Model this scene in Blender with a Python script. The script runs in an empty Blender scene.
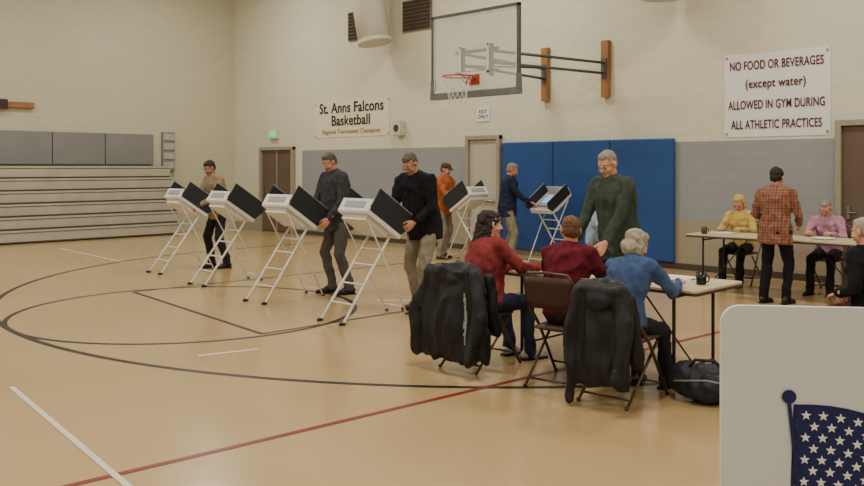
import bpy, math, numpy as np
from mathutils import noise as mnoise, Vector
PI=math.pi
# ---------------------------------------------------------------- materials
def lin(c):
    out=[]
    for v in c[:3]:
        v=v/255.0
        out.append(v/12.92 if v<=0.04045 else ((v+0.055)/1.055)**2.4)
    return tuple(out)+(1.0,)
MATS={}
def mat(name,c,rough=0.75,var=0.12,scale=9.0,bump=0.0,metal=0.0,spec=0.35,emit=None,estr=0):
    if name in MATS: return MATS[name]
    m=bpy.data.materials.new(name); m.use_nodes=True
    nt=m.node_tree; b=nt.nodes['Principled BSDF']
    b.inputs['Roughness'].default_value=rough; b.inputs['Metallic'].default_value=metal
    b.inputs['Specular IOR Level'].default_value=spec
    col=lin(c)
    tc=nt.nodes.new('ShaderNodeTexCoord'); n=nt.nodes.new('ShaderNodeTexNoise')
    n.inputs['Scale'].default_value=scale; n.inputs['Detail'].default_value=4
    nt.links.new(tc.outputs['Object'],n.inputs['Vector'])
    r=nt.nodes.new('ShaderNodeValToRGB')
    r.color_ramp.elements[0].position=0.3; r.color_ramp.elements[1].position=0.7
    r.color_ramp.elements[0].color=tuple(x*(1-var) for x in col[:3])+(1,)
    r.color_ramp.elements[1].color=tuple(min(1,x*(1+var)) for x in col[:3])+(1,)
    nt.links.new(n.outputs['Fac'],r.inputs['Fac']); nt.links.new(r.outputs['Color'],b.inputs['Base Color'])
    if bump>0:
        bp=nt.nodes.new('ShaderNodeBump'); bp.inputs['Strength'].default_value=bump; bp.inputs['Distance'].default_value=0.02
        nt.links.new(n.outputs['Fac'],bp.inputs['Height']); nt.links.new(bp.outputs['Normal'],b.inputs['Normal'])
    if emit:
        b.inputs['Emission Color'].default_value=lin(emit); b.inputs['Emission Strength'].default_value=estr
    MATS[name]=m; return m

def wall_mat(name,cream,axis,band=None,low=None):
    m=bpy.data.materials.new(name); m.use_nodes=True; nt=m.node_tree; b=nt.nodes['Principled BSDF']
    b.inputs['Roughness'].default_value=0.6; b.inputs['Specular IOR Level'].default_value=0.25
    tc=nt.nodes.new('ShaderNodeTexCoord'); sp=nt.nodes.new('ShaderNodeSeparateXYZ'); cb=nt.nodes.new('ShaderNodeCombineXYZ')
    nt.links.new(tc.outputs['Object'],sp.inputs[0]); nt.links.new(sp.outputs[axis],cb.inputs[0]); nt.links.new(sp.outputs['Z'],cb.inputs[1])
    br=nt.nodes.new('ShaderNodeTexBrick'); br.inputs['Scale'].default_value=1.0
    br.inputs['Brick Width'].default_value=0.4; br.inputs['Row Height'].default_value=0.2; br.inputs['Mortar Size'].default_value=0.006
    br.inputs['Color1'].default_value=(1,1,1,1); br.inputs['Color2'].default_value=(.97,.97,.97,1); br.inputs['Mortar'].default_value=(.88,.88,.88,1)
    nt.links.new(cb.outputs[0],br.inputs['Vector'])
    def mix(fac,a,bb,mode='MIX'):
        x=nt.nodes.new('ShaderNodeMix'); x.data_type='RGBA'; x.blend_type=mode
        for s,v in ((x.inputs[0],fac),(x.inputs[6],a),(x.inputs[7],bb)):
            if isinstance(v,bpy.types.NodeSocket): nt.links.new(v,s)
            else: s.default_value=v
        return x.outputs[2]
    def gt(sock,val,op='GREATER_THAN'):
        x=nt.nodes.new('ShaderNodeMath'); x.operation=op; nt.links.new(sock,x.inputs[0]); x.inputs[1].default_value=val; return x.outputs[0]
    ns=nt.nodes.new('ShaderNodeTexNoise'); ns.inputs['Scale'].default_value=0.5; nt.links.new(tc.outputs['Object'],ns.inputs['Vector'])
    c=mix(ns.outputs['Fac'],lin(cream),lin([v*0.95 for v in cream]))
    if band:
        below=gt(sp.outputs['Z'],2.07,'LESS_THAN'); right=gt(sp.outputs['X'],3.05)
        mm=nt.nodes.new('ShaderNodeMath'); mm.operation='MULTIPLY'; nt.links.new(below,mm.inputs[0]); nt.links.new(right,mm.inputs[1])
        c=mix(mm.outputs[0],c,lin(band))
        lw=gt(sp.outputs['Z'],0.80,'LESS_THAN'); c=mix(lw,c,lin(low))
    c=mix(1.0,c,br.outputs['Color'],'MULTIPLY')
    nt.links.new(c,b.inputs['Base Color'])
    bp=nt.nodes.new('ShaderNodeBump'); bp.inputs['Strength'].default_value=0.3; bp.inputs['Distance'].default_value=0.01
    nt.links.new(br.outputs['Color'],bp.inputs['Height']); nt.links.new(bp.outputs['Normal'],b.inputs['Normal'])
    return m

# ---------------------------------------------------------------- geometry helpers
def A(*a): return np.array(a,dtype=float)
def nrm(v): 
    l=np.linalg.norm(v); return v/l if l>1e-9 else v
def RX(d): a=math.radians(d); c,s=math.cos(a),math.sin(a); return np.array([[1,0,0],[0,c,-s],[0,s,c]])
def RY(d): a=math.radians(d); c,s=math.cos(a),math.sin(a); return np.array([[c,0,s],[0,1,0],[-s,0,c]])
def RZ(d): a=math.radians(d); c,s=math.cos(a),math.sin(a); return np.array([[c,-s,0],[s,c,0],[0,0,1]])
def loft(rings,n=18):
    V=[];F=[]
    for c,a,b in rings:
        for i in range(n):
            t=2*PI*i/n; V.append(c+math.cos(t)*a+math.sin(t)*b)
    for r in range(len(rings)-1):
        for i in range(n):
            j=(i+1)%n; F.append((r*n+i,r*n+j,(r+1)*n+j,(r+1)*n+i))
    V.append(rings[0][0]); V.append(rings[-1][0]); k=len(V)-2; L=(len(rings)-1)*n
    for i in range(n):
        j=(i+1)%n; F.append((k,j,i)); F.append((k+1,L+i,L+j))
    return np.array(V),F
def perp(d):
    h=A(0,0,1) if abs(d[2])<0.9 else A(0,1,0)
    a=nrm(np.cross(h,d)); return a,np.cross(d,a)
def cap(p,r1,q,r2,n=14,flat=1.0,ax=None):
    p=np.array(p,float);q=np.array(q,float);d=nrm(q-p)
    a,b=perp(d)
    if ax is not None:
        a=nrm(ax-np.dot(ax,d)*d); b=np.cross(d,a)
    R=[]
    for t in (-80,-50,-25): 
        t=math.radians(t); R.append((p+d*r1*math.sin(t),a*r1*math.cos(t),b*r1*math.cos(t)*flat))
    R.append((p,a*r1,b*r1*flat)); R.append((q,a*r2,b*r2*flat))
    for t in (25,50,80):
        t=math.radians(t); R.append((q+d*r2*math.sin(t),a*r2*math.cos(t),b*r2*math.cos(t)*flat))
    return loft(R,n)
def ell(c,r,R=None,n=16,m=10):
    c=np.array(c,float); R=np.eye(3) if R is None else R
    rings=[]
    for i in range(m+1):
        t=-PI/2+PI*i/m; t=max(-1.53,min(1.53,t))
        rings.append((c+R@A(0,0,r[2]*math.sin(t)),R@A(r[0]*math.cos(t),0,0),R@A(0,r[1]*math.cos(t),0)))
    return loft(rings,n)
def tube(pts,r,n=8,closed=False):
    pts=[np.array(p,float) for p in pts]
    if closed: pts=pts+[pts[0]]
    rings=[];a0=None
    for i,p in enumerate(pts):
        if i==0: d=pts[1]-pts[0]
        elif i==len(pts)-1: d=pts[-1]-pts[-2]
        else: d=nrm(pts[i+1]-p)+nrm(p-pts[i-1])
        d=nrm(d)
        if a0 is None: a,b=perp(d)
        else:
            a=nrm(a0-np.dot(a0,d)*d); b=np.cross(d,a)
        a0=a; rings.append((p,a*r,b*r))
    return loft(rings,n)
def box(c,s,R=None):
    c=np.array(c,float); R=np.eye(3) if R is None else R
    V=[]
    for z in(-.5,.5):
        for x,y in((-.5,-.5),(.5,-.5),(.5,.5),(-.5,.5)): V.append(c+R@A(x*s[0],y*s[1],z*s[2]))
    return np.array(V),[(3,2,1,0),(4,5,6,7),(0,1,5,4),(1,2,6,5),(2,3,7,6),(3,0,4,7)]
def prism(poly,z0,z1,R=None,o=(0,0,0)):
    R=np.eye(3) if R is None else R; n=len(poly); V=[]
    for z in(z0,z1):
        for x,y in poly: V.append(np.array(o,float)+R@A(x,y,z))
    F=[tuple(range(n-1,-1,-1)),tuple(range(n,2*n))]
    for i in range(n):
        j=(i+1)%n; F.append((i,j,n+j,n+i))
    return np.array(V),F
def rrect(w,h,r,k=6):
    P=[]
    for cx,cy,a0 in((w/2-r,h/2-r,0),(-w/2+r,h/2-r,90),(-w/2+r,-h/2+r,180),(w/2-r,-h/2+r,270)):
        for i in range(k+1):
            a=math.radians(a0+90*i/k); P.append((cx+r*math.cos(a),cy+r*math.sin(a)))
    return P
def xf(part,R,t=(0,0,0)): return part[0]@np.array(R).T+np.array(t,float),part[1]
class B:
    def __init__(s): s.V=[];s.F=[];s.M=[];s.S=[];s.mats=[];s.n=0
    def add(s,part,m,smooth=False,flip=False):
        if m not in s.mats: s.mats.append(m)
        k=s.mats.index(m); V,F=part; s.V.append(V)
        if flip: s.F+= [tuple(i+s.n for i in reversed(f)) for f in F]
        else: s.F+= [tuple(i+s.n for i in f) for f in F]
        s.M+=[k]*len(F); s.S+=[smooth]*len(F); s.n+=len(V)
        return s
    def done(s,name,loc=(0,0,0),rot=0,bevel=0,fix=False):
        me=bpy.data.meshes.new(name); V=np.concatenate(s.V)
        me.from_pydata(V.tolist(),[],s.F)
        for m in s.mats: me.materials.append(m)
        me.polygons.foreach_set('material_index',s.M); me.polygons.foreach_set('use_smooth',s.S); me.update()
        o=bpy.data.objects.new(name,me); bpy.context.scene.collection.objects.link(o)
        o.location=loc; o.rotation_euler=(0,0,math.radians(rot))
        if bevel:
            md=o.modifiers.new('bevel','BEVEL'); md.width=bevel; md.segments=2; md.limit_method='ANGLE'
        return o
def remesh(parts,vox,smooth=4,amp=0,freq=(8,8,8),seed=0,ridge=False):
    V=[];F=[];n=0
    for v,f in parts: V.append(v); F+=[tuple(i+n for i in q) for q in f]; n+=len(v)
    me=bpy.data.meshes.new('t'); me.from_pydata(np.concatenate(V).tolist(),[],F); me.update()
    o=bpy.data.objects.new('t',me); bpy.context.scene.collection.objects.link(o)
    md=o.modifiers.new('r','REMESH'); md.mode='VOXEL'; md.voxel_size=vox
    if smooth:
        sm=o.modifiers.new('s','SMOOTH'); sm.factor=0.5; sm.iterations=smooth
    dg=bpy.context.evaluated_depsgraph_get(); ev=o.evaluated_get(dg); m2=ev.to_mesh()
    nv=len(m2.vertices); co=np.empty(nv*3); m2.vertices.foreach_get('co',co); co=co.reshape(-1,3)
    no=np.array([tuple(v.normal) for v in m2.vertices])
    F2=[tuple(p.vertices) for p in m2.polygons]
    ev.to_mesh_clear(); bpy.data.objects.remove(o); bpy.data.meshes.remove(me)
    if amp:
        off=seed*7.31
        d=np.empty(nv)
        for i in range(nv):
            x,y,z=co[i]; q=mnoise.noise(Vector((x*freq[0]+off,y*freq[1]-off,z*freq[2]+off*.5)))
            if ridge: q=0.5-abs(q)*2.2+0.5*mnoise.noise(Vector((x*freq[0]*2.3+off,y*freq[1]*2.3,z*freq[2]*2.1)))
            d[i]=q
        co=co+no*(amp*d)[:,None]
    return co,F2
def ik(a,t,l1,l2,pole):
    a=np.array(a,float);t=np.array(t,float);d=t-a;L=np.linalg.norm(d);dn=d/L
    L2=min(L,0.995*(l1+l2)); L2=max(L2,abs(l1-l2)+0.03); t=a+dn*L2
    ca=(l1*l1+L2*L2-l2*l2)/(2*l1*L2); ca=max(-1,min(1,ca)); sa=math.sqrt(1-ca*ca)
    pp=nrm(pole-np.dot(pole,dn)*dn)
    return a+dn*l1*ca+pp*l1*sa,t

# ---------------------------------------------------------------- people
def hand_template():
    P=[]
    z=lambda y,x,rx,rz:(A(x,y,0),A(rx,0,0),A(0,0,rz))
    P.append(loft([z(-.03,0,.024,.019),z(0,0,.026,.018),z(.03,0,.035,.016),z(.065,0,.042,.0145),z(.088,0,.040,.012),z(.095,0,.030,.008)],16))
    for x,L,sp in((-.030,.072,-4),(-.010,.081,-1),(.011,.075,2),(.030,.058,6)):
        p=A(x,.080,.0);ang=0;r=.0088
        for seg,bend in((.46,22),(.30,30),(.24,22)):
            ang+=bend; a=math.radians(ang); s=math.radians(sp)
            q=p+L*seg*A(math.sin(s)*math.cos(a),math.cos(s)*math.cos(a),-math.sin(a))
            P.append(cap(p,r,q,r*.9,10)); p=q;r*=.9
    P.append(cap((-.022,.018,-.004),.015,(-.047,.050,-.012),.0115,10))
    P.append(cap((-.047,.050,-.012),.0115,(-.055,.075,-.020),.0095,10))
    P.append(cap((-.055,.075,-.020),.0098,(-.052,.096,-.028),.0085,10))
    v,f=remesh(P,.0036,2); return v,f
HAND=hand_template()
SHIRT_EYE=mat('eye_white',(205,198,188),.3,.02); EYE_D=mat('eye_iris',(40,28,20),.2,.02)
LIP=mat('lips',(165,95,85),.5,.05); GLS=mat('glasses_frame',(30,28,28),.3,.02,metal=.4)
SOLE=mat('shoe_sole',(28,26,25),.8)
def person(name,x,y,face,H=1.75,wf=1.0,gf=1.0,fem=False,seated=False,pz=None,lean=5,twist=0,head=(10,0),
           hr=None,hl=None,fr=None,fl=None,polR=None,polL=None,palmR=None,palmL=None,dirR=None,dirL=None,
           top=None,pants=None,shoe=None,skin=None,hair=None,style='short',hem=.10,belly=0,glasses=False,
           hat=None,collar=None,seed=1,fold=.015,back=0.0,px=0.0):
    k=H/1.75
    if pz is None: pz=.555 if seated else .955*k
    P=A(px,back,pz)
    def spine(s):
        p=P.copy(); n=12; ds=s*k/n
        for i in range(n):
            f=(i+.5)/n*s/.52
            a=math.radians(lean*min(1.15,.35+.8*max(f,0))) if s>0 else math.radians(lean*.3)
            p=p+ds*A(-px*.6,math.sin(a),math.cos(a))
        f=max(s,0)/.52; a=math.radians(lean*min(1.15,.35+.8*f)); up=A(0,math.sin(a),math.cos(a))
        side=RZ(twist*f)@A(1,0,0); side=nrm(side-np.dot(side,up)*up); fw=np.cross(up,side)
        return p,up,side,fw
    w=wf*k*(.90 if fem else 1.0); dpt=gf*k
    def ring(s,rx,ry,g=0,fo=0):
        p,up,sd,fw=spine(s); return (p+fw*fo*k,sd*(rx*w+g),fw*(ry*dpt+g))
    g=.008
    hz=hem*(.35 if seated else 1)
    T=[loft([ring(-hz-.005,.150,.115,g),ring(-hz,.172+(.015 if fem else 0),.130,g),ring(0,.172+(.012 if fem else 0),.133+belly*.3,g,belly*.3),ring(.09,.163,.126+belly*.8,g,belly*.6),
        ring(.18,.158-(.008 if fem else 0),.121+belly,g,belly*.7),ring(.28,.172,.124+belly*.5,g,belly*.3),ring(.37,.186,.126,g),ring(.44,.180,.115,g),
        ring(.485,.135,.092,g),ring(.512,.085,.075,g),ring(.53,.068,.068,g),ring(.538,.060,.062,g)],24)]
    if fem:
        p,up,sd,fw=spine(.335)
        for q in(-1,1): T.append(ell(p+sd*q*.075*w+fw*.088*dpt,(.07*k,.06*k,.065*k)))
    pS,upS,sdS,fwS=spine(.462); N,upN,_,_=spine(.52)
    joints={}
    for side,tgt,pol,nm in((1,hr,polR,'R'),(-1,hl,polL,'L')):
        sh=pS+sdS*side*.178*w
        if tgt is None: tgt=(side*(.25*w),.06+math.sin(math.radians(lean))*.35,pz-.13*k)
        el,wr=ik(sh,tgt,.285*k,.262*k,A(side*.45,-.7,-.55) if pol is None else np.array(pol,float))
        joints[nm]=(sh,el,wr)
        T.append(cap(pS+sdS*side*.09*w+upS*.015,.066*k,sh,.064*k))
        T.append(cap(sh,.066*k,el,.052*k)); m=(wr*.93+el*.07)
        T.append(cap(el,.052*k,m,.041*k))
    tv=remesh(T,.0118,4,fold,(11,11,7),seed,True)
    b=B(); b.add(tv,top,True)
    if collar is not None:
        p,up,sd,fw=spine(.525)
        nn=18; V=[];F=[]
        for zz,rr in((-.02,.078),(.030,.070),(.034,.062),(-.02,.060)):
            for i in range(nn):
                t=2*PI*i/nn; V.append(p+up*(zz-(.020 if math.sin(t)>.8 else 0))*k+sd*math.cos(t)*rr*k*1.04+fw*math.sin(t)*rr*k*1.06)
        for r_ in range(3):
            for i in range(nn): j=(i+1)%nn; F.append((r_*nn+i,r_*nn+j,(r_+1)*nn+j,(r_+1)*nn+i))
        b.add((np.array(V),F),collar,True)
    L=[ell(P+A(0,-.005,-.03*k),(.160*w+(.01 if fem else 0),.124*dpt,.125*k))]
    if seated: L.append(ell(P+A(0,-.02,-.03),(.17*w,.125*dpt,.10*k)))
    for side,ft in((1,fr),(-1,fl)):
        hip=P+A(side*.088*w,0,-.035*k)
        if ft is None: ft=(side*.12,.44,0,side*8) if seated else (side*.11,.0,0,side*12)
        fx,fy,fz,fa=ft; an=A(fx,fy,fz+.085*k)
        kn,an=ik(hip,an,.435*k,.43*k,A(side*.12,1,.25) if not seated else A(side*.1,.6,1))
        L.append(cap(hip,.092*k*(.5+.5*wf),kn,.066*k)); L.append(cap(kn,.066*k,an+A(0,0,.06),.056*k))
        L.append(cap(an+A(0,0,.10),.057*k,an+A(0,0,-.012),.058*k))
        Rf=RZ(-fa); z0=an[2]-.085*k
        S=[cap(A(0,-.045,.048)*k,.040*k,A(0,.06,.05)*k,.040*k),cap(A(0,.05,.034)*k,.042*k,A(0,.165,.026)*k,.034*k,flat=.8,ax=A(1,0,0)),cap(A(0,-.02,.05)*k,.038*k,A(0,-.015,.10)*k,.040*k)]
        sv,sf=remesh(S,.010,3); sv=sv.copy(); sv[:,2]=np.maximum(sv[:,2],0.0)
        b.add(xf((sv,sf),Rf,(an[0],an[1],z0)),shoe,True)
        so=prism([(px_*k,py*k) for px_,py in [(-.036,-.08),(.036,-.08),(.043,.04),(.044,.12),(.030,.185),(0,.203),(-.030,.185),(-.044,.12),(-.043,.04)]],0,.016)
        b.add(xf(so,Rf,(an[0],an[1],z0)),SOLE)
    b.add(remesh(L,.0118,4,.012,(10,10,6),seed+3,True),pants,True)
    for nm,side,pl,dr in(('R',1,palmR,dirR),('L',-1,palmL,dirL)):
        sh,el,wr=joints[nm]; d=nrm(wr-el) if dr is None else nrm(np.array(dr,float))
        if pl is None: pl=(-side,0,0) if wr[2]<pz+.05 and not seated else (-.3*side,0,-1)
        pv=np.array(pl,float); z=-nrm(pv-np.dot(pv,d)*d); xx=np.cross(d,z)
        M=np.stack([xx,d,z],1)*k*1.04
        v,f=HAND; v=v.copy()
        if side<0: v[:,0]*=-1
        b.add(xf((v,f),M,wr-nrm(wr-el)*.004),skin,True,flip=(side<0))
        b.add(cap(el*.25+wr*.75,.031*k,wr,.026*k),skin,True)
    hp,hy=head; ua=math.radians(lean*.8+hp*.25); nd=A(0,math.sin(ua),math.cos(ua))
    hk=k**.5*(.97 if fem else 1.0)
    Hc=N+nd*(.128*k); RH=RZ(twist+hy)@RX(-hp)*hk
    def h(part): return xf(part,RH,Hc)
    hp_=[h(ell((0,-.012,.033),(.074,.094,.084))),h(ell((0,.022,-.022),(.062,.068,.082))),h(ell((0,.052,-.085),(.034,.032,.026))),
         h(ell((0,.012,-.062),(.054,.060,.040))),
         h(cap((0,.084,.014),.009,(0,.106,-.020),.013)),h(ell((.011,.094,-.024),(.009,.010,.008))),h(ell((-.011,.094,-.024),(.009,.010,.008))),
         h(cap((-.036,.070,.030),.012,(.036,.070,.030),.012)),
         h(ell((.036,.056,-.026),(.026,.030,.026))),h(ell((-.036,.056,-.026),(.026,.030,.026))),
         h(ell((.078,-.006,-.004),(.010,.020,.032),RZ(20))),h(ell((-.078,-.006,-.004),(.010,.020,.032),RZ(-20))),
         cap(N-upN*.05*k,.060*k,Hc+RH@A(0,-.022,-.05),.054*k)]
    b.add(remesh(hp_,.0062,3),skin,True)
    for q in(-1,1):
        b.add(h(ell((q*.031,.0745,.006),(.012,.012,.0085))),SHIRT_EYE,True); b.add(h(ell((q*.030,.0825,.004),(.0062,.005,.0062))),EYE_D,True)
        b.add(h(cap((q*.018,.086,.028),.0038,(q*.046,.076,.029),.003,8)),hair,True)
    b.add(h(ell((0,.087,-.052),(.023,.008,.0055))),LIP,True); b.add(h(ell((0,.086,-.060),(.019,.008,.006))),LIP,True)
    if glasses:
        for q in(-1,1):
            c=[RH@A(q*.032+.021*math.cos(t),.098,.004+.016*math.sin(t))+Hc for t in np.linspace(0,2*PI,14)[:-1]]
            b.add(tube(c,.0020,6,True),GLS,True); b.add(h(tube([(q*.053,.097,.008),(q*.080,.0,.008)],.002,6)),GLS,True)
        b.add(h(tube([(-.011,.099,.008),(.011,.099,.008)],.002,6)),GLS,True)
    Q=[]
    if style=='short':
        Q=[ell((0,-.022,.042),(.078,.094,.084)),ell((0,-.045,-.005),(.073,.066,.070)),ell((0,.018,.085),(.056,.056,.036))]
    if style in('long','bob','updo'):
        Q=[ell((0,-.020,.042),(.081,.097,.086)),ell((0,-.045,-.005),(.074,.066,.070)),ell((0,.02,.085),(.058,.058,.038))]
    if style=='long':
        Q+=[cap((0,-.07,-.02),.065,(0,-.085,-.17),.062),ell((0,-.058,.025),(.090,.074,.098)),
            cap((.074,-.030,-.0),.028,(.080,-.045,-.15),.036),cap((-.074,-.030,0),.028,(-.080,-.045,-.15),.036),cap((.045,-.07,-.05),.05,(.05,-.085,-.16),.05),cap((-.045,-.07,-.05),.05,(-.05,-.085,-.16),.05)]
    if style=='bob':
        Q+=[ell((0,-.05,-.03),(.088,.07,.085)),cap((.072,-.005,.02),.024,(.074,.0,-.06),.026),cap((-.072,-.005,.02),.024,(-.074,.0,-.06),.026),ell((0,-.02,.05),(.087,.098,.085))]
    if style=='updo': Q+=[ell((0,-.06,.095),(.05,.05,.04)),ell((0,-.02,.05),(.085,.10,.085))]
    if Q:
        amp={'short':.005,'long':.014,'bob':.010,'updo':.010}[style]
        fr_=(40,40,40) if style in('long','updo') else (45,45,22)
        b.add(remesh([h(q) for q in Q],.0075,2,amp,fr_,seed),hair,True)
    if hat is not None:
        b.add(remesh([h(ell((0,-.012,.070),(.086,.104,.062))),h(cap((0,.08,.055),.058,(0,.11,.045),.050,flat=.14,ax=A(1,0,0)))],.007,2),hat,True)
    o=b.done(name,(x,y,0),face); return o,joints

SK1=mat('skin_fair',(206,154,126),.5,.06,14); SK2=mat('skin_ruddy',(190,134,108),.5,.06,14); SK3=mat('skin_tan',(166,116,90),.5,.06,14)
def cloth(n,c,v=.14): return mat('cloth_'+n,c,.88,v,16,.25,spec=.15)
khaki=cloth('khaki',(134,126,108)); black=cloth('black',(26,26,30)); navy=cloth('navy',(34,40,64)); orange=cloth('orange',(160,88,46))
greyj=cloth('charcoal',(58,58,60)); tanj=cloth('tan',(142,124,98)); olive=cloth('olive',(60,70,62)); redt=cloth('red',(128,52,54)); maroon=cloth('maroon',(96,28,40))
denim=cloth('denim',(62,82,118)); jeans=cloth('jeans',(48,54,74)); yellow=cloth('yellow',(190,162,92)); pink=cloth('pink',(176,128,150)); darkp=cloth('dark_trousers',(38,36,38)); lblue=cloth('light_blue',(150,168,190))
slate=cloth('slate_trousers',(82,78,74))
H_dk=mat('hair_dark',(34,24,20),.6,.3,60,.5); H_br=mat('hair_brown',(98,60,38),.6,.3,60,.5); H_gr=mat('hair_grey',(136,124,110),.6,.25,60,.5); H_bl=mat('hair_blonde',(190,156,102),.6,.25,60,.5)
H_wh=mat('hair_ash',(160,148,130),.6,.2,60,.5); H_sg=mat('hair_salt',(86,74,62),.6,.25,60,.5)
SH_b=mat('shoe_black',(30,28,28),.45,.1); SH_br=mat('shoe_brown',(70,48,34),.5,.1); SH_w=mat('shoe_white',(190,188,182),.6,.1)
def plaid():
    m=bpy.data.materials.new('cloth_plaid'); m.use_nodes=True; nt=m.node_tree; b=nt.nodes['Principled BSDF']; b.inputs['Roughness'].default_value=.9
    tc=nt.nodes.new('ShaderNodeTexCoord'); outs=[]
    for ax in('X','Z'):
        w=nt.nodes.new('ShaderNodeTexWave'); w.bands_direction=ax; w.inputs['Scale'].default_value=4.2; nt.links.new(tc.outputs['Object'],w.inputs['Vector']); 
        r=nt.nodes.new('ShaderNodeValToRGB'); r.color_ramp.interpolation='CONSTANT'
        e=r.color_ramp.elements; e[0].color=lin((134,78,56)); e[1].position=.45; e[1].color=lin((156,116,90)); x=e.new(.8); x.color=lin((88,62,56))
        nt.links.new(w.outputs['Fac'],r.inputs['Fac']); outs.append(r.outputs['Color'])
    mx=nt.nodes.new('ShaderNodeMix'); mx.data_type='RGBA'; mx.inputs[0].default_value=.5
    nt.links.new(outs[0],mx.inputs[6]); nt.links.new(outs[1],mx.inputs[7]); nt.links.new(mx.outputs[2],b.inputs['Base Color']); return m
plaidm=plaid()

# ---------------------------------------------------------------- room
WB=wall_mat('painted_block_back',(214,211,188),'X',(144,146,148),(156,144,122)); WL=wall_mat('painted_block_side',(196,191,166),'Y')
B().add(box((13.5,.15,3.7),(27.6,.3,7.4)),WB).done('wall_back')
B().add(box((-.15,-8.5,3.7),(.3,17,7.4)),WL).done('wall_left')
B().add(box((27.15,-8.5,3.7),(.3,17,7.4)),WL).done('wall_right')
B().add(box((13.5,-17.15,3.7),(27.6,.3,7.4)),WB).done('wall_front')
B().add(box((13.5,-8.5,7.5),(27.6,17.6,.2)),mat('ceiling_paint',(204,202,190),.8,.04,1)).done('ceiling')
fm=bpy.data.materials.new('gym_floor'); fm.use_nodes=True; nt=fm.node_tree; b=nt.nodes['Principled BSDF']
tc=nt.nodes.new('ShaderNodeTexCoord'); n1=nt.nodes.new('ShaderNodeTexNoise'); n1.inputs['Scale'].default_value=.35; n1.inputs['Detail'].default_value=6
nt.links.new(tc.outputs['Object'],n1.inputs['Vector']); r=nt.nodes.new('ShaderNodeValToRGB'); r.color_ramp.elements[0].color=lin((174,146,102)); r.color_ramp.elements[1].color=lin((186,158,113))
r.color_ramp.elements[0].position=.3; r.color_ramp.elements[1].position=.7
nt.links.new(n1.outputs['Fac'],r.inputs['Fac']); nt.links.new(r.outputs['Color'],b.inputs['Base Color'])
n2=nt.nodes.new('ShaderNodeTexNoise'); n2.inputs['Scale'].default_value=3; nt.links.new(tc.outputs['Object'],n2.inputs['Vector'])
mr=nt.nodes.new('ShaderNodeMapRange'); mr.inputs[3].default_value=.14; mr.inputs[4].default_value=.24; nt.links.new(n2.outputs['Fac'],mr.inputs[0]); nt.links.new(mr.outputs[0],b.inputs['Roughness'])
b.inputs['Specular IOR Level'].default_value=.7
B().add(box((13.5,-8.5,-.1),(27.6,17.6,.2)),fm).done('floor')
def strip(pts,w,z=.0015):
    pts=[np.array(p,float) for p in pts]; V=[];F=[]
    for i,p in enumerate(pts):
        d=nrm(pts[min(i+1,len(pts)-1)]-pts[max(i-1,0)]); nn=A(-d[1],d[0])*w/2
        V+= [A(*(p+nn),z),A(*(p-nn),z)]
    for i in range(len(pts)-1): F.append((2*i,2*i+1,2*i+3,2*i+2))
    return np.array(V),F
def arc(cx,cy,r,a0,a1,n=64): return [(cx+r*math.cos(math.radians(a0+(a1-a0)*i/n)),cy+r*math.sin(math.radians(a0+(a1-a0)*i/n))) for i in range(n+1)]
lk=mat('line_black',(34,30,34),.35,.05); lr=mat('line_red',(128,44,40),.35,.05); lw=mat('line_white',(214,206,188),.35,.05)
b=B()
b.add(strip([(5.17,-1.2)]+arc(11.55,-3.15,6.38,180,360,90)+[(17.93,-1.2)],.065),lk)
b.add(strip([(9.39,-7.41),(13.01,-7.81)],.055),lk); b.add(strip(arc(11.2,-7.6,1.92,0,360,72),.055,.0022),lk)
b.add(strip([(9.39,-7.41),(9.5,-1.2)],.045,.0019),lk); b.add(strip([(13.01,-7.81),(13.1,-1.2)],.045,.0019),lk)
b.done('court_line_black')
B().add(strip([(15.3,-16.5),(16.42,-1.2)],.05,.0028),lr).done('court_line_red')
b=B(); b.add(strip([(13.4,-10.3),(18.5,-10.87)],.04,.0034),lw); b.add(strip([(13.44,-8.76),(13.58,-8.23)],.05),lw); b.add(strip([(2.5,-5.7),(5.9,-5.9)],.05),lw); b.add(strip([(12.2,-5.6),(12.55,-5.25)],.05),lw)
b.done('court_line_white')
trm=mat('base_trim',(70,60,52),.6)
B().add(box((5.6,-.01,.05),(5.8,.02,.10)),trm).add(box((13.4,-.01,.05),(4.4,.02,.10)),trm).add(box((21.9,-.01,.05),(10,.02,.10)),trm).done('baseboard_back')
bw=mat('bleacher_wood',(172,166,148),.5,.08,3); bd=mat('bleacher_gap',(84,76,66),.8); 
b=B(); w0,w1=2.15,13.5; L=w1-w0; cy=-(w0+w1)/2
for i in range(6):
    d=.98-i*.105; z0=i*.278+.02
    b.add(box((d/2+.02,cy+i*.02,z0+.139),(d-.06,L-.04*i,.276)),bd); b.add(box((d-.02,cy+i*.02,z0+.12),(.03,L-.04*i,.185)),bw)
    b.add(box((d-.07,cy+i*.02,z0+.247),(.16,L-.04*i,.045)),bw)
b.done('bleachers',bevel=.004)
pg=mat('wall_pad_grey',(124,124,122),.6,.05,2)
b=B()
for i in range(7):
    y0=-2.4-i*1.25
    b.add(box((.04,y0-.62,2.1),(.07,1.23,.76)),pg)
b.done('wall_pad',bevel=.012)
b=B(); b.add(box((.05,-2.0,2.05),(.09,.34,1.0)),pg); 
for i in range(4): b.add(box((.1,-2.0,1.7+i*.24),(.03,.30,.17)),mat('pad_light',(164,162,154)))
b.done('wall_panel',bevel=.01)
wood=mat('oak_post',(150,104,62),.5,.15,8)
B().add(box((.05,-6.1,3.06),(.09,1.6,.13)),wood).add(box((.12,-6.0,3.06),(.06,.22,.22)),mat('bracket_dark',(70,60,54),.4,metal=.6)).done('side_hoop_bracket',bevel=.008)
df=mat('door_frame',(150,142,124),.5); db=mat('door_brown',(98,82,68),.5,.08,3); dc=mat('door_cream',(178,172,152),.5,.04,3); hdl=mat('steel',(150,150,150),.3,metal=1)
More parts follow.
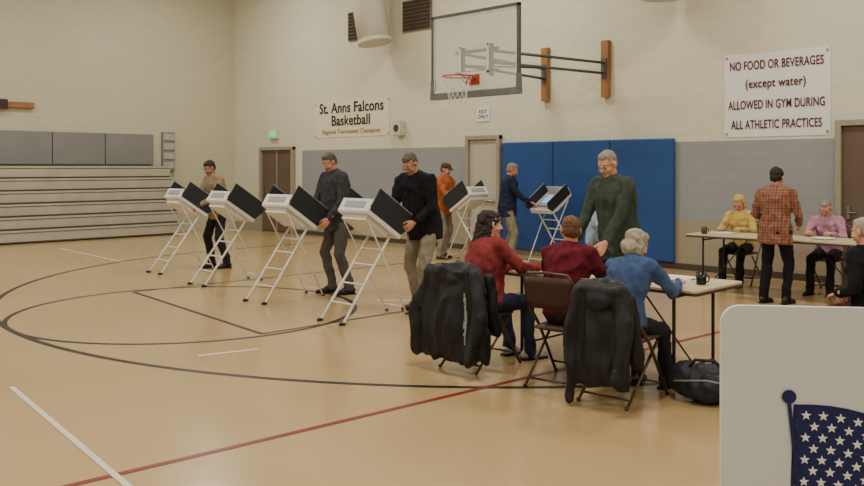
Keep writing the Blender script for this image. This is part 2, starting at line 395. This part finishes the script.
def door(name,x0,x1,zt,slab,extra=None):
    b=B(); 
    b.add(box((x0+.04,-.055,zt/2),(.08,.10,zt)),df).add(box((x1-.04,-.055,zt/2),(.08,.10,zt)),df).add(box(((x0+x1)/2,-.055,zt-.04),(x1-x0,.099,.08)),df)
    b.add(box(((x0+x1)/2,-.025,(zt-.08)/2+.01),(x1-x0-.17,.04,zt-.10)),slab)
    b.add(box((x0+.17,-.06,1.02),(.05,.03,.18)),hdl).add(cap((x0+.17,-.09,1.02),.012,(x0+.27,-.09,1.02),.012),hdl,True)
    if extra=='window': b.add(box((x1-.28,-.05,1.5),(.14,.01,.7)),mat('door_glass',(40,44,46),.1))
    if extra=='bar': b.add(cap((x0+.15,-.08,1.0),.02,(x1-.15,-.08,1.0),.02),hdl,True)
    if extra=='split': b.add(box(((x0+x1)/2,-.05,zt/2),(.03,.02,zt-.1)),df)
    b.done(name,bevel=.004)
door('doorway_dark_slab',1.3,2.78,2.17,db,'split'); door('door_2',8.62,9.52,2.28,dc,'bar'); door('door_3',15.72,16.9,2.32,db,'window')  # first: open doorway, its shaded interior painted as a dark brown slab
bm=mat('mat_blue',(36,72,130),.45,.06,2)
b=B()
for i in range(3): b.add(box((9.56+.61+i*1.215,-.045,1.12),(1.205,.07,2.02)),bm)
b.done('wall_mat',bevel=.02)
vt=mat('vent_dark',(66,58,50),.7); dw=mat('duct_white',(204,201,186),.5,.04,3)
for x0,x1 in((4.88,5.22),(6.73,7.6)):
    b=B(); b.add(box(((x0+x1)/2,-.022,4.9),(x1-x0,.04,.66)),mat('vent_frame',(120,110,94)))
    for i in range(8): b.add(box(((x0+x1)/2,-.05,4.62+i*.08),(x1-x0-.06,.03,.055),RX(25)),vt)
    b.done('wall_vent')
def duct(name,pts,r):
    b=B(); b.add(tube(pts,r,24),dw,True)
    d=nrm(np.array(pts[-1],float)-np.array(pts[-2],float)); 
    b.add(tube([np.array(pts[-1])-d*.06,np.array(pts[-1])+d*.02],r*1.06,24),dw); b.done(name)
duct('air_duct',[(6.0,-.70,7.24),(6.05,-.65,6.2),(6.2,-.55,5.2),(6.35,-.5,4.35)],.36)
duct('air_duct',[(13.3,-.55,7.24),(13.3,-.55,5.2),(13.3,-.55,4.34)],.34)
B().add(box((6.66,-.09,2.5),(.24,.16,.32)),mat('speaker_white',(190,186,172))).add(tube([(6.66,-.16,2.5),(6.66,-.18,2.5)],.08,16),vt).done('wall_speaker',bevel=.01)
B().add(box((1.9,-.05,2.5),(.34,.08,.22)),mat('exit_housing',(210,214,200))).add(box((1.9,-.095,2.5),(.24,.01,.13)),mat('exit_green',(60,200,110),.5,.02,emit=(60,220,120),estr=1.0)).done('exit_sign',bevel=.008)
def text(s,loc,size,m,parent=None,ext=.002,bold=.0,name='text',sx=1,sy=1):
    cu=bpy.data.curves.new(name,'FONT'); cu.body=s; cu.size=size; cu.align_x='CENTER'; cu.align_y='CENTER'; cu.extrude=ext; cu.offset=bold; cu.space_character=1.03
    cu.materials.append(m); o=bpy.data.objects.new(name,cu); bpy.context.scene.collection.objects.link(o); o.location=loc; o.rotation_euler=(PI/2,0,0); o.scale=(sx,sy,1)
    if parent: o.parent=parent
    return o
ink=mat('ink_black',(40,34,34)); inkr=mat('ink_maroon',(84,22,36)); sgn=mat('banner_white',(220,220,218),.6,.02,2); bcream=mat('banner_cream',(216,210,184),.6,.02,2); og=mat('ink_brown',(150,120,76))
def sheet(name,x0,x1,z0,z1,m,thick=.008):
    n=24; V=[];F=[]
    for j in range(2):
        for i in range(n+1):
            x=x0+(x1-x0)*i/n; sag=-.012*math.sin(PI*i/n) if j else 0
            for yy in(-.010-.002*math.sin(i*1.3),-.002): V.append(A(x-(x0+x1)/2,yy,(z1+sag if j else z0)-(z0+z1)/2))
    for i in range(n):
        a=2*i; c=2*(n+1)+2*i
        F+=[(a,a+2,c+2,c),(a+1,c+1,c+3,a+3),(c,c+2,c+3,c+1),(a,a+1,a+3,a+2)]
    b=B(); b.add((np.array(V),F),m)
    for xx in(x0+.04,x1-.04):
        for zz in(z0+.05,z1-.06): b.add(tube([(xx-(x0+x1)/2,-.022,zz-(z0+z1)/2),(xx-(x0+x1)/2,-.012,zz-(z0+z1)/2)],.018,10),hdl)
    return b.done(name,((x0+x1)/2,0,(z0+z1)/2))
s1=sheet('team_banner',3.58,6.28,2.36,3.22,bcream)
text('St. Anns Falcons',(0,-.018,.25),.34,ink,s1,bold=.005,name='line_1'); text('Basketball',(.0,-.018,-.05),.34,ink,s1,bold=.005,name='line_2'); text('Regional Tournament Champions',(0,-.018,-.30),.15,og,s1,bold=0,name='line_3')
s2=sheet('gym_rules_sign',14.04,15.63,2.12,3.40,sgn)
for i,(t,z,sz,q) in enumerate((('NO FOOD OR BEVERAGES',.44,.185,.63),('(except water)',.16,.185,.80),('ALLOWED IN GYM DURING',-.16,.185,.61),('ALL ATHLETIC PRACTICES',-.46,.185,.61))): text(t,(0,-.018,z),sz,inkr,s2,bold=.002,name='line_%d'%(i+1),sx=q)
s3=B().add(box((0,-.012,0),(.34,.016,.28)),sgn).done('door_sign',(9.03,0,2.7)); text('EXIT\nONLY',(0,-.024,0),.10,ink,s3,name='line_1')

# ---------------------------------------------------------------- basketball hoop
st=mat('hoop_steel',(92,94,92),.4,metal=.5); 
gl=bpy.data.materials.new('backboard_glass'); gl.use_nodes=True; g=gl.node_tree; pb=g.nodes['Principled BSDF']; pb.inputs['Base Color'].default_value=(.75,.8,.76,1); pb.inputs['Roughness'].default_value=.08
pb.inputs['Alpha'].default_value=.30
rimc=mat('rim_orange',(176,70,44),.4); wl=mat('board_white',(226,226,218),.5); nets=mat('net_cord',(222,218,208),.8); pad=mat('board_pad',(112,114,112),.7)
b=B(); bx,by=11.25,-2.73; 
b.add(box((bx,by,3.43),(1.80,.014,1.28)),gl)
for sx in(-1,1): b.add(box((bx+sx*.90,by,3.43),(.045,.05,1.34)),st)
b.add(box((bx,by,4.09),(1.845,.05,.045)),st); b.add(box((bx,by,2.80),(1.87,.08,.10)),pad)
for sx in(-1,1): b.add(box((bx+sx*.90,by,2.92),(.06,.07,.28)),pad)
for sx in(-1,1): b.add(box((bx+sx*.87,by-.012,3.46),(.035,.006,1.18)),wl); b.add(box((bx+sx*.29,by-.012,3.34),(.04,.006,.45)),wl)
b.add(box((bx,by-.012,4.05),(1.77,.006,.035)),wl); b.add(box((bx,by-.012,2.875),(1.77,.006,.035)),wl); b.add(box((bx,by-.012,3.56),(.62,.006,.04)),wl); b.add(box((bx,by-.012,3.13),(.62,.006,.04)),wl)
ry=by-.15-.228
b.add(tube([(bx+.228*math.cos(t),ry+.228*math.sin(t),3.05) for t in np.linspace(0,2*PI,37)[:-1]],.011,8,True),rimc,True)
b.add(box((bx,by-.03,3.02),(.24,.05,.16)),rimc); b.add(box((bx,by-.10,3.045),(.18,.14,.012)),rimc)
for sx in(-1,1): b.add(tube([(bx+sx*.09,by-.04,2.96),(bx+sx*.12,ry+.18,3.04)],.009),rimc)
N=12
for lv in range(5):
    r0=[.222,.19,.165,.148,.14,.145][lv]; r1=[.222,.19,.165,.148,.14,.145][lv+1]; z0=3.04-lv*.085; z1=z0-.085
    for i in range(N):
        a=2*PI*(i+(lv%2)*.5)/N
        for s in(-.5,.5):
            a2=a+2*PI*s/N; b.add(tube([(bx+r0*math.cos(a),ry+r0*math.sin(a),z0),(bx+r1*math.cos(a2),ry+r1*math.sin(a2),z1)],.0035,5),nets)
for z in(3.15,3.48): b.add(box((bx,by+.06,z),(.9,.04,.05)),st)
for sx in(-1,1): b.add(box((bx+sx*.3,by+.07,3.32),(.05,.05,.5)),st)
for sx in(-1,1):
    px=bx+sx*.65
    b.add(box((px,-.055,3.36),(.14,.09,.98)),wood)
    for z in(3.46,3.28): b.add(tube([(bx+sx*.3,by+.08,z),(px,-.10,z)],.024),st,True)
    b.add(box((px,-.11,3.37),(.10,.03,.34)),st)
b.add(tube([(bx-.3,by+.1,3.28),(bx+.48,-1.3,3.28)],.014),st,True)
b.done('basketball_hoop')

# ---------------------------------------------------------------- voting machines
mw=mat('machine_white',(214,213,208),.45,.04,4); mg=mat('machine_grey',(150,150,148),.5,.05); mb=mat('privacy_black',(34,36,40),.6,.06); legm=mat('leg_white',(212,210,202),.4)
scr=mat('screen_blue',(120,170,220),.2,.1,12,emit=(130,180,235),estr=.8)
def machine(x,y,rot,cz=1.03,wing=.27):
    b=B(); T=RX(33); c=A(0,0,cz)
    def tb(p,s,m,R=None): b.add(box(c+T@np.array(p,float),s,T if R is None else T@R),m)
    tb((0,0,0),(.50,.56,.035),mw); tb((0,-.27,.035),(.50,.02,.07),mw); tb((-.245,0,.03),(.012,.56,.06),mw); tb((.245,0,.03),(.012,.56,.06),mw)
    tb((0,.05,-.045),(.40,.36,.06),mw); tb((0,.04,.035),(.38,.36,.04),mg); tb((0,.05,.058),(.31,.24,.006),scr)
    tb((0,-.21,.03),(.40,.07,.03),mg); tb((.14,-.16,.06),(.06,.05,.02),mb)
    for s in(-1,1):
        poly=[(-.27,0),(.27,0),(.27,wing),(-.30,wing),(-.34,wing*.55)]
        R=T@np.array([[0,0,1],[1,0,0],[0,1,0]],float)
        b.add(prism(poly,s*.252-.006,s*.252+.006,R,c+T@A(0,0,.03)),mb)
        b.add(tube([c+T@A(s*.252,-.30,wing+.034),c+T@A(s*.252,.27,wing+.034)],.006,6),mg)
    tb((0,.285,.075),(.50,.012,.16),mw); tb((0,.294,.08),(.34,.006,.08),mg)
    za=cz-.12; zb=cz+.06
    for s in(-1,1):
        b.add(tube([(s*.17,-.16,za),(s*.19,.52,.02)],.016),legm,True); b.add(cap((s*.19,.51,.018),.018,(s*.19,.56,.018),.018,8),mb,True)
        b.add(tube([(s*.21,.20,zb),(s*.17,-.40,.02)],.010),legm,True); b.add(cap((s*.17,-.40,.014),.014,(s*.17,-.42,.014),.014,8),mb,True)
    for t in(.18,.36,.58,.80): 
        yy=-.16+.68*t; zz=za-(za-.02)*t; b.add(tube([(-.175,yy,zz),(.175,yy,zz)],.011),legm,True)
    b.add(tube([(-.17,-.36,.09),(.17,-.36,.09)],.009),legm,True)
    return b.done('voting_machine',(x,y,0),rot,bevel=.003)
machine(7.78,-5.76,180); machine(9.46,-5.98,180); machine(11.29,-6.25,183); machine(13.04,-6.43,180)
machine(10.02,-1.5,-90); machine(11.25,-.75,-5,1.03,.20)

# ---------------------------------------------------------------- tables
tt=mat('table_laminate',(196,180,146),.4,.06,3); te=mat('table_edge',(70,58,46),.5); tl=mat('table_leg',(60,56,52),.4,metal=.5)
def table(x,y,L,W,rot=0):
    b=B(); b.add(prism(rrect(L,W,.04),.735,.755),tt); b.add(prism(rrect(L+.008,W+.008,.042),.715,.738),te)
    for s in(-1,1):
        xx=s*(L/2-.22)
        for q in(-1,1):
            b.add(tube([(xx,q*(W/2-.08),.715),(xx,q*(W/2-.08),.0)],.014),tl,True)
        b.add(tube([(xx,-(W/2-.08),.12),(xx,W/2-.08,.12)],.010),tl,True); b.add(tube([(xx,-(W/2-.08),.68),(xx,W/2-.08,.68)],.010),tl,True)
        b.add(tube([(xx,0,.68),(xx-s*.45,0,.715)],.008),tl,True); b.add(tube([(xx,0,.12),(xx-s*.5,0,.71)],.008),tl,True)
    return b.done('folding_table',(x,y,0),rot,bevel=.002)
table(16.22,-6.48,1.90,.78); table(15.6,-1.62,2.3,.76)
# ---------------------------------------------------------------- chairs
cm=mat('chair_vinyl',(62,36,32),.5,.08); cf=mat('chair_frame',(84,72,62),.35,metal=.5)
def chair(x,y,rot):
    b=B(); 
    sv=loft([(A(0,-.19,.432),A(.17,0,0),A(0,0,.012)),(A(0,-.15,.432),A(.20,0,0),A(0,0,.022)),(A(0,.05,.436),A(.205,0,0),A(0,0,.024)),(A(0,.19,.437),A(.20,0,0),A(0,0,.022)),(A(0,.235,.432),A(.17,0,0),A(0,0,.012))],20)
    b.add(sv,cm,True)
    V=[];F=[];nx=12
    for z in(.60,.66,.78,.84):
        for i in range(nx+1):
            u=-1+2*i/nx; inset=.0 if z in(.66,.78) else .02
            for dy in(0,-.022): V.append(A(u*(.20-inset),-.245-.02*(1-u*u)-(z-.6)*.22+dy,z))
    st_=2*(nx+1)
    for r_ in range(3):
        for i in range(nx):
            a=r_*st_+2*i; F+=[(a,a+2,a+2+st_,a+st_),(a+1,a+1+st_,a+3+st_,a+3)]
    for i in range(nx):
        a=2*i; F.append((a,a+1,a+3,a+2)); a=3*st_+2*i; F.append((a,a+2,a+3,a+1))
    for r_ in range(3):
        a=r_*st_; F.append((a,a+st_,a+st_+1,a+1)); a=r_*st_+2*nx; F.append((a,a+1,a+st_+1,a+st_))
    b.add((np.array(V),F),cm,True)
    b.add(tube([(-.215,.26,.01),(-.215,-.02,.42),(-.21,-.20,.60),(-.20,-.29,.80),(-.16,-.31,.865),(0,-.325,.875),(.16,-.31,.865),(.20,-.29,.80),(.21,-.20,.60),(.215,-.02,.42),(.215,.26,.01)],.012),cf,True)
    for s in(-1,1):
        b.add(tube([(s*.19,-.30,.01),(s*.19,.15,.41)],.011),cf,True); b.add(cap((s*.19,-.30,.015),.015,(s*.19,-.305,.015),.015,8),te,True); b.add(cap((s*.215,.26,.015),.015,(s*.215,.265,.015),.015,8),te,True)
    b.add(tube([(-.19,-.25,.06),(.19,-.25,.06)],.009),cf,True); b.add(tube([(-.215,.20,.10),(.215,.20,.10)],.009),cf,True)
    return b.done('folding_chair',(x,y,0),rot)
CB=mat('coat_black',(24,24,28),.6,.15,12,.2)
def coat(x,y,rot,seed,wd=.29,stripes=False,low=.10,dep=1.0,sl=(.2,.2)):
    cc=lambda yy,z,rx,ry,xx=0:(A(xx,yy,z),A(rx,0,0),A(0,ry*dep,0))
    P=[loft([cc(-.31,.885,.10,.03),cc(-.315,.872,.17,.055),cc(-.325,.83,wd*.78,.075),cc(-.35,.70,wd*.92,.085),cc(-.37,.50,wd,.095,.01),cc(-.375,.34,wd*1.08,.10,.02),cc(-.37,low+.06,wd*1.14,.085,.02),cc(-.37,low,wd*1.1,.06,.02)],28),
       cap((-.13,-.40,.82),.045,(.13,-.40,.82),.045),ell((0,-.41,.76),(.13,.05,.07)),
       cap((-wd*.86,-.24,.76),.04,(-wd*.95,-.20,.30),.05),cap((wd*.86,-.24,.76),.04,(wd*.95,-.20,.34),.05),
       cap((-wd*.80,-.36,.80),.062,(-wd*1.16,-.40,.48),.058),cap((-wd*1.16,-.40,.48),.058,(-wd*1.12,-.42,sl[0]),.048),
       cap((wd*.80,-.36,.80),.062,(wd*1.10,-.44,.50),.058),cap((wd*1.10,-.44,.50),.058,(wd*.92,-.50,sl[1]),.048)]
    v,f=remesh(P,.012,4,.030,(8,8,2.6),seed,True); v=v.copy()
    for i in range(len(v)):
        if v[i][2]<low+.15: v[i][2]+=.05*mnoise.noise(Vector((v[i][0]*9+seed,v[i][1]*9,0)))
    v[:,2]=np.maximum(v[:,2],.01)
    b=B(); 
    if stripes:
        f1=[];f2=[]
        for q in f:
            c=v[list(q)].mean(0)
            (f2 if (c[1]<-.38 and abs(c[0]-.17-.05*(.6-c[2]))<.008 and .26<c[2]<.66) else f1).append(q)
        b.add((v,f1),CB,True); 
        if f2: b.add((v,f2),mat('coat_piping',(150,150,148),.7),True)
    else: b.add((v,f),CB,True)
    return b.done('draped_coat',(x,y,0),rot)

# ---------------------------------------------------------------- standing voters
person('man_tan_jacket',7.85,-5.20,180,1.82,lean=18,head=(30,5),hr=(.14,.46,1.10),hl=(-.16,.44,1.06),top=tanj,pants=darkp,shoe=SH_b,skin=SK3,hair=H_dk,collar=tanj,seed=1,hem=.16,gf=1.1,fr=(.13,.06,0,12),fl=(-.10,-.08,0,8))
person('man_charcoal_jacket',11.45,-5.56,172,1.90,lean=15,head=(32,8),hr=(.16,.44,1.12),hl=(-.22,.30,1.00),top=greyj,pants=slate,shoe=SH_b,skin=SK2,hair=H_sg,collar=greyj,seed=2,wf=1.14,gf=1.18,hem=.18,belly=.03,fr=(.15,.04,0,18),fl=(-.12,-.06,0,10),px=.02)
person('man_black_jacket',13.14,-5.70,185,1.90,lean=24,head=(38,10),hr=(.14,.48,1.08),hl=(-.18,.36,1.04),top=black,pants=khaki,shoe=SH_br,skin=SK2,hair=H_sg,collar=black,seed=3,wf=1.14,gf=1.2,hem=.18,glasses=True,belly=.03,fr=(.14,-.06,0,16),fl=(-.12,.06,0,10),px=-.02)
person('man_orange_jacket',9.35,-1.49,-80,1.76,lean=8,head=(15,0),hr=(.14,.42,1.05),hl=(-.14,.42,1.05),top=orange,pants=khaki,shoe=SH_br,skin=SK2,hair=H_br,collar=orange,seed=4,hem=.16,wf=1.1,gf=1.2,hat=mat('cap_brown',(74,50,36),.8),fr=(.14,.04,0,14),fl=(-.11,-.05,0,8))
person('man_navy_jacket',10.60,-1.15,-50,1.76,lean=9,head=(24,-8),hr=(.14,.42,1.05),hl=(-.16,.40,1.03),top=navy,pants=khaki,shoe=SH_br,skin=SK2,hair=H_gr,collar=navy,seed=5,hem=.16,wf=1.1,gf=1.15,fr=(.14,.05,0,14),fl=(-.11,-.05,0,8))
person('man_olive_jacket',15.78,-5.70,165,1.86,lean=15,head=(26,14),hr=(.20,.44,.80),hl=(-.18,.42,.82),top=olive,pants=darkp,shoe=SH_b,skin=SK1,hair=H_gr,style='short',collar=olive,seed=6,hem=.20,wf=1.2,gf=1.2,glasses=True)
person('man_blue_shirt',15.13,-5.05,-95,1.66,lean=18,head=(26,0),hr=(.18,.36,.98),hl=(-.18,.36,.98),top=lblue,pants=khaki,shoe=SH_br,skin=SK1,hair=H_br,collar=lblue,seed=16,hem=.06)
person('woman_plaid_shirt',15.82,-2.32,4,1.67,fem=True,lean=5,head=(16,0),hr=(.20,.26,.96),hl=(-.20,.24,.96),top=plaidm,pants=black,shoe=SH_b,skin=SK2,hair=H_dk,style='updo',collar=plaidm,seed=7,hem=.19,wf=1.22,gf=1.15,fr=(.12,.03,0,10),fl=(-.12,-.05,0,10))
# ---------------------------------------------------------------- seated people
def sit(name,x,y,rot,**kw):
    chair(x,y,rot); return person(name,x,y,rot,seated=True,**kw)
sit('woman_red_sweater',15.42,-7.25,4,H=1.70,fem=True,lean=16,twist=-26,head=(8,-10),hr=(.30,.42,.80),hl=(.02,.46,.80),top=redt,pants=jeans,shoe=SH_w,skin=SK1,hair=H_dk,style='long',seed=8,wf=1.18,gf=1.15,belly=.03,fr=(.2,.42,0,20),fl=(-.04,.46,0,8))
coat(15.42,-7.25,4,3,.31,True,.12,1.2,(.16,.16))
sit('woman_maroon_jacket',16.27,-7.22,10,H=1.66,fem=True,lean=10,head=(8,38),hr=(.16,.42,.80),hl=(-.16,.42,.80),top=maroon,pants=darkp,shoe=SH_b,skin=SK2,hair=H_br,style='short',collar=maroon,seed=9,wf=1.15,gf=1.1,glasses=True)
sit('woman_denim_shirt',16.82,-7.28,4,H=1.53,fem=True,lean=26,twist=-10,head=(22,-18),hr=(.22,.44,.80),hl=(-.12,.44,.80),top=denim,pants=darkp,shoe=SH_b,skin=SK1,hair=H_wh,style='bob',seed=10,wf=1.15,collar=denim)
coat(16.84,-7.28,6,5,.185,False,.16,.75,(.06,.24))
sit('woman_yellow_top',14.72,-.85,185,H=1.64,fem=True,lean=14,head=(32,0),hr=(.15,.42,.80),hl=(-.15,.42,.80),top=yellow,pants=darkp,shoe=SH_b,skin=SK1,hair=H_bl,style='bob',seed=11,glasses=True)
sit('woman_pink_top',15.92,-.85,185,H=1.58,fem=True,lean=20,head=(34,0),hr=(.15,.42,.80),hl=(-.15,.42,.80),top=pink,pants=darkp,shoe=SH_b,skin=SK1,hair=H_gr,style='short',seed=12,wf=1.05,glasses=True)
sit('woman_dark_sweater',17.92,-5.52,75,H=1.62,fem=True,lean=6,head=(12,0),hr=(.15,.20,.66),hl=(-.12,.20,.66),top=black,pants=maroon,shoe=SH_b,skin=SK1,hair=H_wh,style='short',seed=13)

# ---------------------------------------------------------------- table things
pap=mat('paper',(226,225,220),.7,.02)
def papers(name,x,y,z,n,seed,w=.22,h=.28,rot=0):
    rs=np.random.RandomState(seed); b=B()
    for i in range(n): b.add(box((rs.uniform(-.02,.02),rs.uniform(-.02,.02),.002+i*.004),(w,h,.003),RZ(rs.uniform(-14,14))),pap)
    b.done(name,(x,y,z),rot)
papers('paper_stack',15.55,-6.40,.756,5,1); papers('paper_stack',15.95,-6.28,.756,3,2,rot=20); papers('paper_sheet',16.35,-6.42,.756,1,3,rot=70); papers('paper_stack',16.72,-6.36,.756,4,4,rot=10)
papers('paper_stack',14.8,-1.6,.756,3,5); papers('paper_sheet',15.4,-1.5,.756,1,6); papers('paper_stack',16.1,-1.55,.756,4,7)
def mug(x,y,z,m):
    b=B(); n=20; V=[];F=[]
    prof=[(0,0),(.034,0),(.038,.01),(.040,.095),(.036,.095),(.034,.012),(0,.012)]
    for r_,zz in prof:
        for i in range(n): t=2*PI*i/n; V.append(A(max(r_,.0005)*math.cos(t),max(r_,.0005)*math.sin(t),zz))
    for q in range(len(prof)-1):
        for i in range(n): j=(i+1)%n; F.append((q*n+i,q*n+j,(q+1)*n+j,(q+1)*n+i))
    b.add((np.array(V),F),m,True)
    b.add(tube([(.038,0,.078),(.060,0,.072),(.066,0,.05),(.058,0,.028),(.037,0,.022)],.006,8),m,True)
    b.done('coffee_mug',(x,y,z))
mug(17.02,-6.50,.756,mat('mug_black',(26,26,28),.25)); mug(14.65,-1.85,.756,mat('mug_brown',(70,56,40),.3))
bag=mat('bag_black',(30,30,40),.6,.2,14,.2)
v=remesh([ell((0,0,.13),(.26,.16,.13)),ell((-.14,.02,.15),(.13,.14,.12)),ell((.15,0,.12),(.13,.14,.11)),ell((0,-.12,.10),(.14,.06,.08))],.011,3,.014,(12,12,8),4,True)
v[0][:,2]=np.maximum(v[0][:,2],.002)
b=B().add(v,bag,True); b.add(tube([(-.12,-.05,.24),(-.08,-.06,.30),(.05,-.06,.30),(.11,-.05,.24)],.012,8),bag,True); b.add(tube([(-.22,-.14,.16),(0,-.19,.19),(.22,-.14,.15)],.006,6),mat('zip_grey',(130,130,134),.4),True)
b.done('duffel_bag',(17.30,-6.95,0),25)

# ---------------------------------------------------------------- foreground cardboard booth with flag
bo=mat('booth_white',(214,220,224),.5,.02,3); nv=mat('flag_navy',(28,36,92),.5,.03); rd=mat('flag_red',(176,40,48),.5,.03); wh=mat('flag_white',(232,232,232),.5,.02)
b=B(); W=.78; z0,z1=.78,1.40
RV=np.array([[1,0,0],[0,0,1],[0,1,0]],float)
b.add(xf(prism(rrect(W,z1-z0,.035),-.006,.006),RV,(W/2,0,(z0+z1)/2)),bo,False)
for s,xx in((1,.03),(-1,W-.03)):
    Rw=RZ(-s*30)@np.array([[0,0,1],[1,0,0],[0,1,0]],float)
    b.add(xf(prism(rrect(.40,.50,.035),-.005,.005),Rw,(xx+s*.10,.185,z0+.25)),bo)
b.add(prism([(.05,.015),(W-.05,.015),(W-.24,.34),(.24,.34)],.89,.91),bo)
for sx,sy,ex,ey in((.10,.05,.06,.02),(W-.10,.05,W-.06,.02),(.26,.31,.22,.40),(W-.26,.31,W-.22,.40)): b.add(tube([(sx,sy,.89),(ex,ey,0)],.012),legm,True)
def deck(poly,m,y): b.add(xf(prism(poly,0,.0006),RV,(0,y,0)),m)
ox,oz=-.012,.018
def wv(fx,fz): return (ox+.148+fx*.98+.035*(fz-.27), oz+.925+fz-.13*fx+.012*math.sin(fx*16+.4))
def patch(x0,x1,a,c,m,y,n=14):
    P=[wv(x0+(x1-x0)*i/n,a) for i in range(n+1)]+[wv(x1-(x1-x0)*i/n,c) for i in range(n+1)]; deck(P,m,y)
FH=.265
patch(-.006,.456,-.006,FH+.006,nv,-.0072)
for i in range(13): patch(0,.45,FH*(12-i)/13,FH*(13-i)/13,rd if i%2==0 else wh,-.0080)
patch(0,.19,FH*6/13-.02,FH,nv,-.0088)
for r_ in range(7):
    for c_ in range(6 if r_%2==0 else 5):
        fx=.017+c_*.031+(0 if r_%2==0 else .0155); fz=FH-.014-r_*.0205
        cx,cz=wv(fx,fz); pts=[]
        for k_ in range(10):
            rr=.0095 if k_%2==0 else .0040; t=PI/2+k_*PI/5; pts.append((cx+rr*math.cos(t),cz+rr*math.sin(t)))
        deck(pts,wh,-.0096)
deck([(ox+.130,oz+1.205),(ox+.137,oz+1.205),(ox+.178,oz+.82),(ox+.171,oz+.82)],nv,-.0100); deck([(ox+.1335+.013*math.cos(t),oz+1.215+.013*math.sin(t)) for t in np.linspace(0,2*PI,20)[:-1]],nv,-.0104)
b.done('voting_booth',(19.43,-11.07,0),37.5)

# ---------------------------------------------------------------- lights
lm=mat('lamp_diffuser',(255,250,240),.5,.0,emit=(255,248,234),estr=2.0); lh=mat('lamp_housing',(180,180,176),.5)
for ix in range(4):
    for iy in range(3):
        x=3.6+ix*6.6; y=-2.9-iy*5.6
        o=B().add(box((0,0,.06),(1.5,.7,.12)),lh).add(box((0,0,-.004),(1.4,.6,.006)),lm).add(tube([(-.5,0,.12),(-.5,0,.5)],.01),lh).add(tube([(.5,0,.12),(.5,0,.5)],.01),lh).done('ceiling_light',(x,y,6.88))
        ld=bpy.data.lights.new('lamp','AREA'); ld.shape='RECTANGLE'; ld.size=1.4; ld.size_y=.6; ld.energy=185; ld.color=(1,.965,.88)
        lo=bpy.data.objects.new('lamp',ld); bpy.context.scene.collection.objects.link(lo); lo.parent=o; lo.location=(0,0,-.03)
w=bpy.data.worlds.new('World'); bpy.context.scene.world=w; w.use_nodes=True; w.node_tree.nodes['Background'].inputs[0].default_value=(.9,.85,.75,1); w.node_tree.nodes['Background'].inputs[1].default_value=.2
# ---------------------------------------------------------------- camera
cd=bpy.data.cameras.new('camera'); cd.sensor_width=36; cd.lens=850/864*36; cd.shift_y=-76/864; cd.clip_end=100
co=bpy.data.objects.new('camera',cd); bpy.context.scene.collection.objects.link(co); co.location=(20.18,-12.59,1.66); co.rotation_euler=(PI/2,0,math.radians(45)); bpy.context.scene.camera=co
